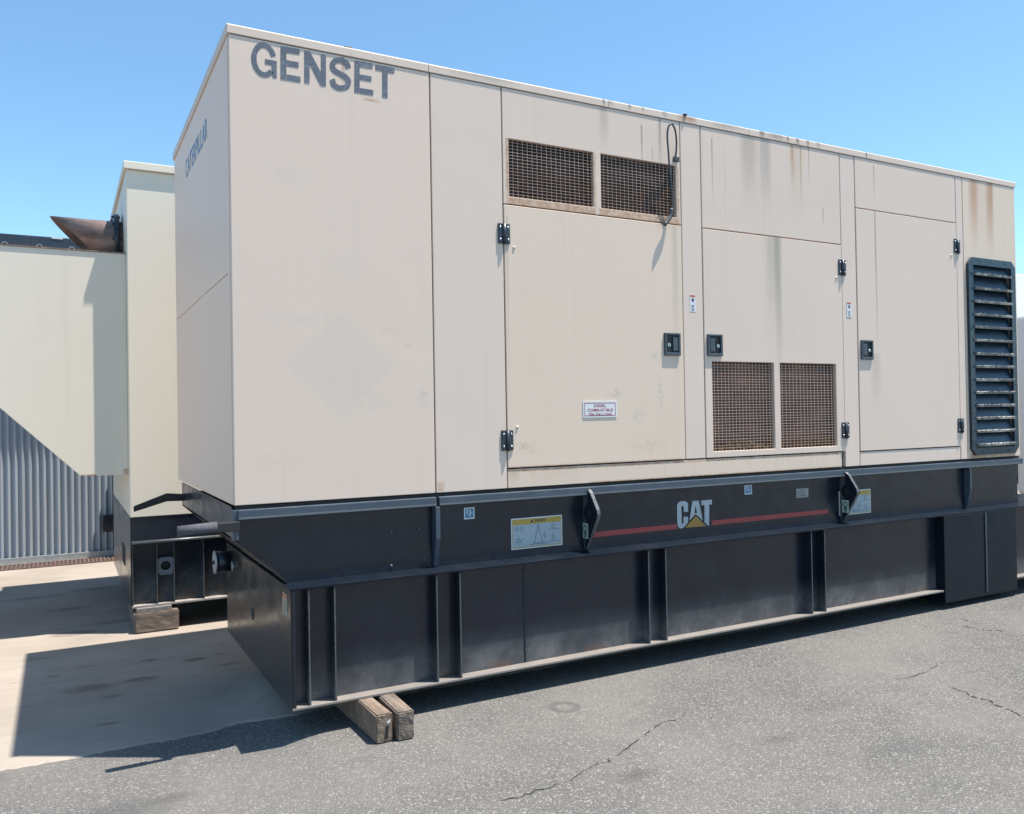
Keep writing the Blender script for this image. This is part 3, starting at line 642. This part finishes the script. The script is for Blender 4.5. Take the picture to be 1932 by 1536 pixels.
def warning(x0, x1, z0, z1):
    b = MB(); y = YW; h = z1-z0; wd = x1-x0
    decal(b.mat(0), x0, x1, z0, z1, y-.0004); decal(b.mat(2), x0+.006, x1-.006, z0+.006, z1-.006, y-.0017, .0005)
    decal(b.mat(1), x0+.010, x1-.010, z0+.012, z1-.008-h*.17, y-.0023, .0005); decal(b.mat(2), x0+.006, x1-.006, z1-.006-h*.17, z1-.006, y-.0023, .0006)
    yy = y-.0034; cx = (x0+x1)/2
    text_into(b.mat(3), 'WARNING', (cx-.018, yy, z1-h*.165), (1, 0, 0), (0, 0, 1), .075, h*.10, .03)
    b.ngon([(cx-.045, yy, z1-h*.165), (cx-.022, yy, z1-h*.165), (cx-.0335, yy, z1-h*.055)])
    def ln(u0, v0, u1, v1, w=.0022):
        p = Vector((x0+wd*u0, yy, z0+h*v0)); q = Vector((x0+wd*u1, yy, z0+h*v1)); d = (q-p).normalized(); s = Vector((-d.z, 0, d.x))*w/2
        b.ngon([p-s, q-s, q+s, p+s])
    for a in ((.52, .74, .44, .16), (.52, .74, .60, .16), (.52, .80, .52, .72), (.40, .16, .66, .16), (.36, .12, .70, .12), (.62, .46, .64, .30), (.64, .52, .66, .28), (.82, .86, .82, .72), (.79, .70, .85, .70), (.79, .60, .85, .60), (.79, .70, .79, .60), (.85, .70, .85, .60), (.72, .56, .93, .56), (.82, .40, .79, .18), (.82, .40, .85, .18), (.72, .17, .93, .17), (.10, .22, .14, .36), (.14, .36, .19, .22), (.08, .22, .20, .22), (.21, .30, .26, .30), (.12, .14, .17, .14)): ln(*a)
    for (u, v, r) in ((.10, .66, .028), (.20, .66, .028)):
        for k in range(8): ln(u+r*math.cos(k*.785), v+r*2*math.sin(k*.785), u+r*math.cos((k+1)*.785), v+r*2*math.sin((k+1)*.785))
    b.build('warning_label', [WHITE, LGREY, YEL, INK], skid)
warning(1.487, 1.820, .752, .925); warning(4.125, 4.459, .753, .925)
def small_blue(x0, x1, z0, z1):
    b = MB(); decal(b.mat(0), x0, x1, z0, z1, YW-.0004); m = .006; decal(b.mat(1), x0+m, x1-m, z0+m, z1-m, YW-.0017, .0005); y = YW-.0023
    w_, h_ = x1-x0, z1-z0
    for (a, c, d, e) in ((.25, .34, .45, .8), (.34, .5, .72, .8), (.55, .63, .5, .8), (.63, .75, .45, .53), (.45, .53, .2, .5), (.45, .65, .2, .27)): decal(b.mat(0), x0+w_*a, x0+w_*c, z0+h_*d, z0+h_*e, y, .0005)
    b.build('blue_sticker', [WHITE, BLUE], skid)
small_blue(1.200, 1.262, .944, 1.006); small_blue(3.232, 3.297, .956, 1.016)
b = MB(); decal(b.mat(0), 3.706, 3.822, .905, .966, YW-.0004)
for k in range(4): decal(b.mat(1), 3.715, 3.80-.01*(k % 2), .914+k*.012, .918+k*.012, YW-.0017, .0005)
b.build('data_plate', [flat_mat('grey_data_plate', (.34, .34, .35), .4, .3, .3), INK], skid)
# grip handles sticking out of the skid end
def handle(y, zr, sg, droop):
    b = MB(); L_ = .235 if sg else .30
    b.mat(0).prism([(.02, zr-.022), (.02, zr+.022), (-.10, zr+.020+droop*.3), (-L_, zr+.012-droop), (-L_, zr-.024-droop), (-.10, zr-.022+droop*.1)], 1, y-.015, y+.015, .003)
    if sg: b.mat(1).cyl((-L_-.015, y, zr-.004), (-L_+.155, y, zr+.004), .024, n=16).mat(0).cyl((-L_-.017, y, zr-.004), (-L_-.014, y, zr-.004), .014, n=12)
    b.build('grip_handle', [RUBBER, FOAM], gen)
handle(-.022, 1.006, 1, 0.); handle(1.875, .990, 0, .05)
# ------------------------------------------------------------------ fuel tank under the skid
YP = YT+.07
tank = MB().box(XT+.006, 5.06, YP, YT+WT-.004, Z0+.004, ZL-.013).build('fuel_tank', BLACKT, gen)
MB().box(XT, XT+.0055, YT+.004, YT+WT, Z0+.001, ZL-.0125, .001).build('tank_end', BLACKE, gen)
MB().box(XT-.002, 7.0, YT, YT+WT, ZL-.012, ZL-.0005, .002).build('tank_top', DEEP, tank)
MB().box(XT+.002, 5.05, YT, YP-.0005, Z0, Z0+.012, .002).build('bottom_flange', DUSTY, tank)
MB().box(XT+.0057, XT+.022, YT+.001, YP-.001, Z0+.0125, ZL-.0125, .001).build('corner_rib', BLACK, tank)
for i, x in enumerate((.314, .439, .970, 1.101, 2.321, 2.448, 3.675, 3.801)):
    o = MB().mat(0).box(x-.006, x+.006, YT+.006, YP-.001, Z0+.0125, ZL-.0125, .001).mat(1).box(x-.0028, x+.0028, YT+.0045, YT+.0062, Z0+.02, ZL-.02).build('rib', [BLACKT, EDGE], tank)
b = MB(); p = None
for i in range(60): b.ball((1.515+random.uniform(-.002, .002), YP-.001, Z0+.02+i*(ZL-Z0-.05)/60), .006, (1, .7, 1.2), 6)
b.build('weld_bead', BLACK, tank)
# flush box at the far end, then the tank again
cov = MB().box(5.06, 5.97, YT-.004, YT+.6, .05, ZL-.013, .003).build('stub_up_box', DEEP, gen)
MB().box(5.556, 5.570, YT-.012, YT-.005, .08, ZL-.02, .001).build('seam_strip', CHALK, cov)
MB().box(5.98, 7.0, YP, YT+WT-.01, Z0+.004, ZL-.013).build('tank_end_section', BLACKT, tank)
MB().box(5.975, 7.0, YT, YP-.0005, Z0, Z0+.012, .002).build('bottom_flange', DUSTY, tank)
# filler neck, small plug and sticker on the end
b = MB(); yc = YT+WT-.12; c0 = U(404, 1061, 1, yc)
b.mat(0).cyl((c0.x+.012, yc, c0.z), (XT+.004, yc, c0.z), .066, n=24).mat(1).cyl((c0.x, yc, c0.z), (c0.x+.012, yc, c0.z), .072, n=24).mat(0).cyl((c0.x-.012, yc, c0.z), (c0.x, yc, c0.z), .012, n=10)
b.build('filler_cap', [BLACK, GALV], tank)
MB().cyl((XT-.012, 1.339, .593), (XT-.0005, 1.339, .593), .03, n=16).build('plug', GALV, tank)
MB().cyl((XT-.002, .763, .413), (XT-.0005, .763, .413), .035, n=16).build('drain_hole', DARK_FILL, tank)
b = MB(); b.mat(0).box(XT-.0015, XT-.0003, -.06, .03, .565, .668).mat(1).box(XT-.0022, XT-.0016, -.055, .025, .645, .663).mat(2)
for k in range(7): b.box(XT-.0022, XT-.0016, -.045, .012-.01*(k % 3), .575+k*.009, .578+k*.009)
b.build('tank_sticker', [flat_mat('cream_sticker', (.40, .37, .30), .5), ORANGE, INK], tank)

# ------------------------------------------------------------------ cable hanging over the grille
def F(px, py, y): q = U(px, py, 1, y); return (q.x, y, q.z)
cab = catmull([F(1274, 300, -.008), F(1276, 282, -.02), F(1276, 262, -.045), F(1273, 243, -.06), F(1267, 234, -.066), F(1261, 240, -.066), F(1259, 258, -.06), F(1261, 285, -.05), F(1263, 315, -.04), F(1266, 345, -.035), F(1268, 370, -.03), F(1268.5, 388, -.03), F(1267, 398, -.03)], 6)
b = MB(); b.tube(cab, .006, 8); tail = catmull([F(1267, 394, -.03), F(1265, 407, -.032), F(1259, 417, -.035), F(1254, 424, -.038)], 5); b.tube(tail, .013, 8)
b.box(F(1274, 300, 0)[0]-.02, F(1274, 300, 0)[0]+.02, -.018, -.0005, F(1274, 300, 0)[2]-.02, F(1274, 300, 0)[2]+.01, .003)
cb = b.build('cable', CABLE); tag(cb, 'thin dark cable looped down over the right end of the upper grille', 'cable')

# ------------------------------------------------------------------ timbers under the tank
def timber(name, x0, x1, y0, y1, z0, z1, mat, label, group=None, rot=0, jit=.004, bev=.006):
    t = bmesh.new(); bmesh.ops.create_cube(t, size=1); ctr = Vector(((x0+x1)/2, y0, z0))
    bmesh.ops.subdivide_edges(t, edges=t.edges[:], cuts=5, use_grid_fill=True)
    for v in t.verts: v.co = Vector((v.co.x*(x1-x0), (v.co.y+.5)*(y1-y0), (v.co.z+.5)*(z1-z0)))
    bmesh.ops.bevel(t, geom=[e for e in t.edges if len(e.link_faces) == 2 and e.calc_face_angle(0) > 1], offset=bev, segments=2, affect='EDGES')
    for v in t.verts:
        if v.co.z > .01 and v.co.z < (z1-z0)-.004: v.co += Vector((random.uniform(-jit, jit), random.uniform(-jit, jit), 0))*.5
    b = MB(); b.merge(t, Matrix.Rotation(rot, 4, 'Z')); o = b.build(name, mat); o.location = ctr
    return tag(o, label, 'timber', group)
ta = timber('timber_block', .550, .630, -.375, .62, .002, Z0-.0005, WOOD1, 'weathered timber under the tank with a scrap of white tag in its split end', None, .03)
b = MB(); b.mat(0).prism([(.589, .022), (.604, .018), (.610, .075), (.598, .078)], 1, -.3785, -.376).mat(1).prism([(.600, .090), (.615, .093), (.616, .106), (.606, .099)], 1, -.381, -.378)
b.build('split_with_tag', [flat_mat('dark_split', (.03, .022, .018), .9), WHITE], ta)
timber('timber_block', .646, .728, -.395, .60, .002, Z0-.0005, WOOD2, 'weathered timber under the tank with clear growth rings on its end', None, -.02)
for x in (5.0,): timber('timber_block', x, x+.09, .35, 1.3, .002, Z0+.0035, WOOD2, 'timber lying deep in the shadow under the far end of the tank')

# ------------------------------------------------------------------ second generator behind
X2, Y2 = -.25, 2.97; E2 = 5.35; L2 = 4.6
g2 = thing('generator', (2, 4.1, -.1), 'second pale tan generator with a deep air hood, behind the GENSET unit', 'generator')
MB().box(X2, L2, Y2, E2, .765, 3.45, .004).build('enclosure', T_2A, g2)
rf = MB().box(X2-.02, L2+.03, Y2-.026, E2+.03, 3.4515, 3.51, .004).build('roof', T_2A, g2)
hz = 2.822
hood = MB().prism([(X2-.001, hz), (X2-.001, 1.086), (-.583, 1.092), (-1.62, 2.14), (-1.62, hz)], 1, Y2+.15, E2-.12, .003).build('air_hood', T_2H, g2)
MB().box(-1.62, X2-.001, Y2+.142, E2-.112, hz+.0005, hz+.009).build('hood_top_flange', flat_mat('rusty_flange', (.30, .22, .17), .8, 0, .6, 12), hood)
for px in (10, 75, 135, -40, -90, -140):
    x = U(px, 470, 1, Y2+.3).x; w_ = .028
    MB().prism([(x-w_, hz+.010), (x-w_*.45, hz+.040), (x+w_*.45, hz+.040), (x+w_, hz+.010), (x+w_*.75, hz+.010), (x+w_*.35, hz+.034), (x-w_*.35, hz+.034), (x-w_*.75, hz+.010)], 1, Y2+.22, E2-.2).build('hat_channel', GALV, hood)
# exhaust pipe lying over the hood, mouth cut on a slant
yp = Y2+.62
pt, pb = U(207, 418, 1, yp).z, hz+.012
r = .18; zc = pt-r+.0
t = bmesh.new(); n = 40; rings = []
xe_top = U(94, 411, 1, yp).x
for (rad, flip) in ((r, 0), (r-.006, 1)):
    A, B = [], []
    for k in range(n):
        a = 2*math.pi*k/n; dy, dz = rad*math.cos(a), rad*math.sin(a)
        A.append(t.verts.new((X2, yp+dy, zc+dz))); B.append(t.verts.new((xe_top + (r-dz)*1.05, yp+dy, zc+dz)))
    rings.append((A, B))
    for k in range(n):
        f = t.faces.new((A[k], A[(k+1) % n], B[(k+1) % n], B[k])); f.smooth = True
for k in range(n): t.faces.new((rings[0][1][k], rings[0][1][(k+1) % n], rings[1][1][(k+1) % n], rings[1][1][k]))
bmesh.ops.recalc_face_normals(t, faces=t.faces[:])
nn = NT('heat_rusted_pipe'); a = nn.noise(7, 5, .65); c_ = nn.noise(1, 4, .6, nn.scaled((3, 14, 14)))
PIPE = nn.done(nn.cr(nn.add(nn.mul(a, .5), nn.mul(c_, .5)), [(.35, (.09, .055, .046)), (.5, (.21, .145, .125)), (.7, (.36, .27, .235))]), .55, .25)
ep = MB().merge(t).build('exhaust_pipe', PIPE, g2)
b = MB(); x_f = U(218, 430, 1, yp).x
b.cyl((x_f-.02, yp, zc), (x_f+.02, yp, zc), r+.06, n=32)
for k in range(10):
    a = 2*math.pi*k/10; b.cyl((x_f-.035, yp+(r+.035)*math.cos(a), zc+(r+.035)*math.sin(a)), (x_f+.03, yp+(r+.035)*math.cos(a), zc+(r+.035)*math.sin(a)), .012, n=6)
b.build('pipe_flange', BLACK, ep)
# skid and tank of the second unit
z2a, z2b = .568, .066
sk2 = MB().box(X2+.004, L2, Y2+.006, E2-.01, z2a+.012, .764).build('skid', BLACK, g2)
tk2 = MB().box(X2+.004, L2, Y2+.075, E2-.03, z2b+.004, z2a-.013).build('fuel_tank', BLACKT, g2)
MB().box(X2-.002, X2+.0035, Y2+.003, E2, z2b, .763).build('tank_end', BLACKE, g2)
lip = MB().cyl((X2+.012, Y2-.006, z2a), (.46, Y2-.006, z2a), .012, n=10).box(X2+.004, L2, Y2-.004, Y2+.076, z2a-.012, z2a+.0115)
lip.build('tank_top', EDGE, tk2)
MB().box(X2+.004, L2, Y2, Y2+.0745, z2b, z2b+.016, .002).build('bottom_flange', flat_mat('pale_flange', (.34, .31, .29), .6, 0, .35, 20), tk2)
for x in (X2+.012, -.064, .059, .280, .52): MB().mat(0).box(x-.005, x+.005, Y2+.006, Y2+.074, z2b+.017, z2a-.0125).mat(1).box(x-.0028, x+.0028, Y2+.0045, Y2+.0062, z2b+.02, z2a-.02).build('rib', [BLACKT, EDGE], tk2)
b = MB(); xs0, xs1, zs0, zs1 = -.055, .052, .302, .440; cxs, czs = (xs0+xs1)/2, (zs0+zs1)/2
n = 24; sq = []
for k in range(n):
    a = 2*math.pi*(k+.5)/n; cc, ss = math.cos(a), math.sin(a); m = max(abs(cc), abs(ss)); sq.append((cxs+cc/m*(xs1-xs0)/2, czs+ss/m*(zs1-zs0)/2))
ring_prism(b, sq, [(cxs+.037*math.cos(2*math.pi*(k+.5)/n), czs+.037*math.sin(2*math.pi*(k+.5)/n)) for k in range(n)], Y2+.004, Y2+.03)
b.build('pipe_sleeve', CHALK, tk2)
MB().box(X2-.006, X2-.0022, Y2+.62, Y2+.95, .30, .46).build('end_cover', DARK_FILL, tk2)
# its timber and packing board
zg = -.118
timber('timber_block', -.232, .085, Y2-.055, Y2+.6, zg, zg+.152, WOOD3, 'dark weathered timber block under the corner of the second generator', None, 0, .004, .008)
bd = timber('packing_board', -.215, .035, Y2-.035, Y2+.5, zg+.1525, z2b-.0005, flat_mat('grey_board', (.24, .22, .21), .8, 0, .4, 25), 'thin grey packing board between timber block and second generator', None, 0, .001, .003)
timber('timber_block', 3.6, 3.9, Y2+.1, Y2+.8, ground(3.7, Y2+.4)+.007, z2b-.0005, WOOD3, 'timber hidden behind the GENSET unit under the second generator', None)

# ------------------------------------------------------------------ shed with corrugated wall, drain, cabinet
YS = 7.80
shed = thing('shed', (2, YS, -.2), 'blue grey corrugated metal shed with a dark roof edge behind the hood', 'shed')
nn = NT('blue_grey_sheet_metal'); a = nn.noise(3, 4, .6); c_ = nn.noise(1, 4, .6, nn.scaled((9, 9, .8)))
CORR = nn.done(nn.mix(nn.ramp(c_, .4, .8, 0, .6), (.34, .375, .42), (.255, .28, .315)), .42, .1)
DARKR = paint_mat('dark_blue_roof_edge', (.022, .035, .055), .45, .3)
zw = -.19; zt_ = U(0, 440, 1, YS-.40).z
pitch = .076
for i in range(-5, 8):
    x0 = -.30+i*.912; t = bmesh.new(); N = 12*8; lo, hi = [], []
    for k in range(N+1):
        x = x0+k*.912/N; y = YS-.024*math.cos(2*math.pi*(x-x0)/pitch) - (.003 if i % 2 else 0)
        lo.append(t.verts.new((x, y, zw))); hi.append(t.verts.new((x, y, zt_-.05)))
    for k in range(N): t.faces.new((lo[k], lo[k+1], hi[k+1], hi[k])).smooth = True
    b = MB().merge(t); o = b.build('corrugated_sheet', CORR, shed)
MB().box(-4.9, 7.0, YS-.06, YS-.028, zw-.02, zw+.06, .004).build('base_trim', GALV, shed)
MB().box(-4.9, 7.0, YS+.03, YS+4, zw, zt_-.1).build('inner_wall', DARK_FILL, shed)
MB().prism([(YS-.40, zt_-.26), (YS-.40, zt_), (YS+5, zt_+.35), (YS+5, zt_+.09)], 0, -5.0, 7.1).build('roof', DARKR, shed)
MB().box(-5.0, 7.1, YS-.43, YS-.402, zt_-.16, zt_-.01, .004).build('gutter', DARKR, shed)
p = U(108, 449, 1, YS-.44); MB().box(p.x-.06, p.x+.06, YS-.436, YS-.431, p.z-.012, p.z+.012).build('label_strip', WHITE, shed)
cabn = thing('utility_cabinet', (.35, 7.5, -.2), 'dark utility cabinet standing against the corrugated wall behind the second generator', 'cabinet')
MB().box(-.13, .75, 7.52, 7.77, zw, .95, .006).build('case', BLACK, cabn); MB().box(-.10, .72, 7.513, 7.519, -.10, .90, .004).build('door', BLACK, cabn)
MB().box(-.27, -.131, 7.60, 7.75, .12, .33, .006).build('junction_box', BLACK, cabn)
d0, d1 = UG(0, 1079).y, UG(0, 1071).y
dr = thing('trench_drain', (0, (d0+d1)/2, ground(0, d0)), 'rusty trench drain grate running along the corrugated wall', 'drain')
RUSTI = flat_mat('rusty_iron', (.14, .075, .06), .85, 0, .5, 15)
zd = ground(0, d0)+.009
MB().box(-4.5, 5, d0, d0+.02, zd-.004, zd+.008).build('rail', RUSTI, dr); MB().box(-4.5, 5, d1-.02, d1, zd-.006, zd+.006).build('rail', RUSTI, dr); MB().box(-4.5, 5, d0+.021, d1-.021, zd-.004, zd-.002).build('channel', DARK_FILL, dr)
x = -2.2; k = 0; src = None
while x < .3:
    if src is None: src = MB().box(x, x+.022, d0+.0205, d1-.0205, zd-.0015, zd+.005).build('bar', RUSTI, dr); xs_ = x
    else:
        o = src.copy(); C.objects.link(o); o.parent = dr; o.location = (x-xs_, 0, 0)
    x += .045

# ------------------------------------------------------------------ truck and warehouse glimpsed past the far end
TX, TY = 8.45, 1.19
trk = thing('truck', (TX+1.1, 1, 0), 'white box truck parked past the louvered end of the GENSET unit', 'truck')
WPAINT = paint_mat('white_truck_paint', (.70, .71, .72), .3, .1); GLASS = flat_mat('blue_tinted_glass', (.02, .06, .10), .06, 0, .1); TYRE = flat_mat('tyre_rubber', (.02, .02, .02), .8)
MB().prism([(-.9, .55), (TY+.12, .55), (TY+.12, 2.50), (-.05, 2.50), (-.55, 1.70), (-.9, 1.45)], 0, TX, TX+2.1, .04).build('cab', WPAINT, trk)
MB().prism([(-.40, 1.80), (TY-.06, 1.80), (TY-.02, 2.38), (-.06, 2.38)], 0, TX-.006, TX-.0005).build('side_window', GLASS, trk)
MB().prism([(.2, .62), (.22, 1.72), (.21, 1.72), (.19, .62)], 0, TX-.004, TX-.0005).build('door_seam', DARK_FILL, trk)
MB().box(TX-.12, TX+2.22, TY+.22, TY+5.2, .95, 3.0, .02).build('cargo_box', WPAINT, trk)
MB().box(TX+.5, TX+1.6, -.7, TY+5.1, .62, .90).build('chassis', DARK_FILL, trk)
for y in (-.15, 4.3):
    for x in (TX+.02, TX+1.80):
        o = MB().cyl((x, y, .46), (x+.28, y, .46), .46, n=28).build('wheel', TYRE, trk); MB().cyl((x-.006, y, .46), (x+.286, y, .46), .26, n=20).build('rim', GALV, o)
MB().box(TX+.15, TX+1.95, -.96, -.905, .50, .80, .01).build('bumper', DARK_FILL, trk)
for x in (TX+.2, TX+1.6): MB().box(x, x+.3, -.925, -.902, 1.05, 1.25, .01).build('headlight', WHITE, trk)
MB().box(TX+.25, TX+1.85, -.60, -.585, 1.75, 1.76).build('wiper', DARK_FILL, trk)
wh = thing('warehouse', (40, 16, 0), 'low grey warehouse in the distance above the truck roof', 'warehouse')
WX, WY = 22., 8.
hw = CAM.z + (U(1926, 583, 0, WX).z-CAM.z)
MB().box(WX, WX+14, 2., 40, 0, hw-.35).build('wall', flat_mat('grey_wall', (.30, .31, .32), .7), wh)
MB().box(WX-.3, WX+14.3, 1.7, 40.3, hw-.349, hw).build('roof', flat_mat('grey_roof', (.22, .23, .23), .6), wh)
for y in (4, 9, 14): MB().box(WX-.03, WX-.002, y, y+3, 0.01, 3).build('door', flat_mat('roller_door', (.24, .25, .26), .5), wh)
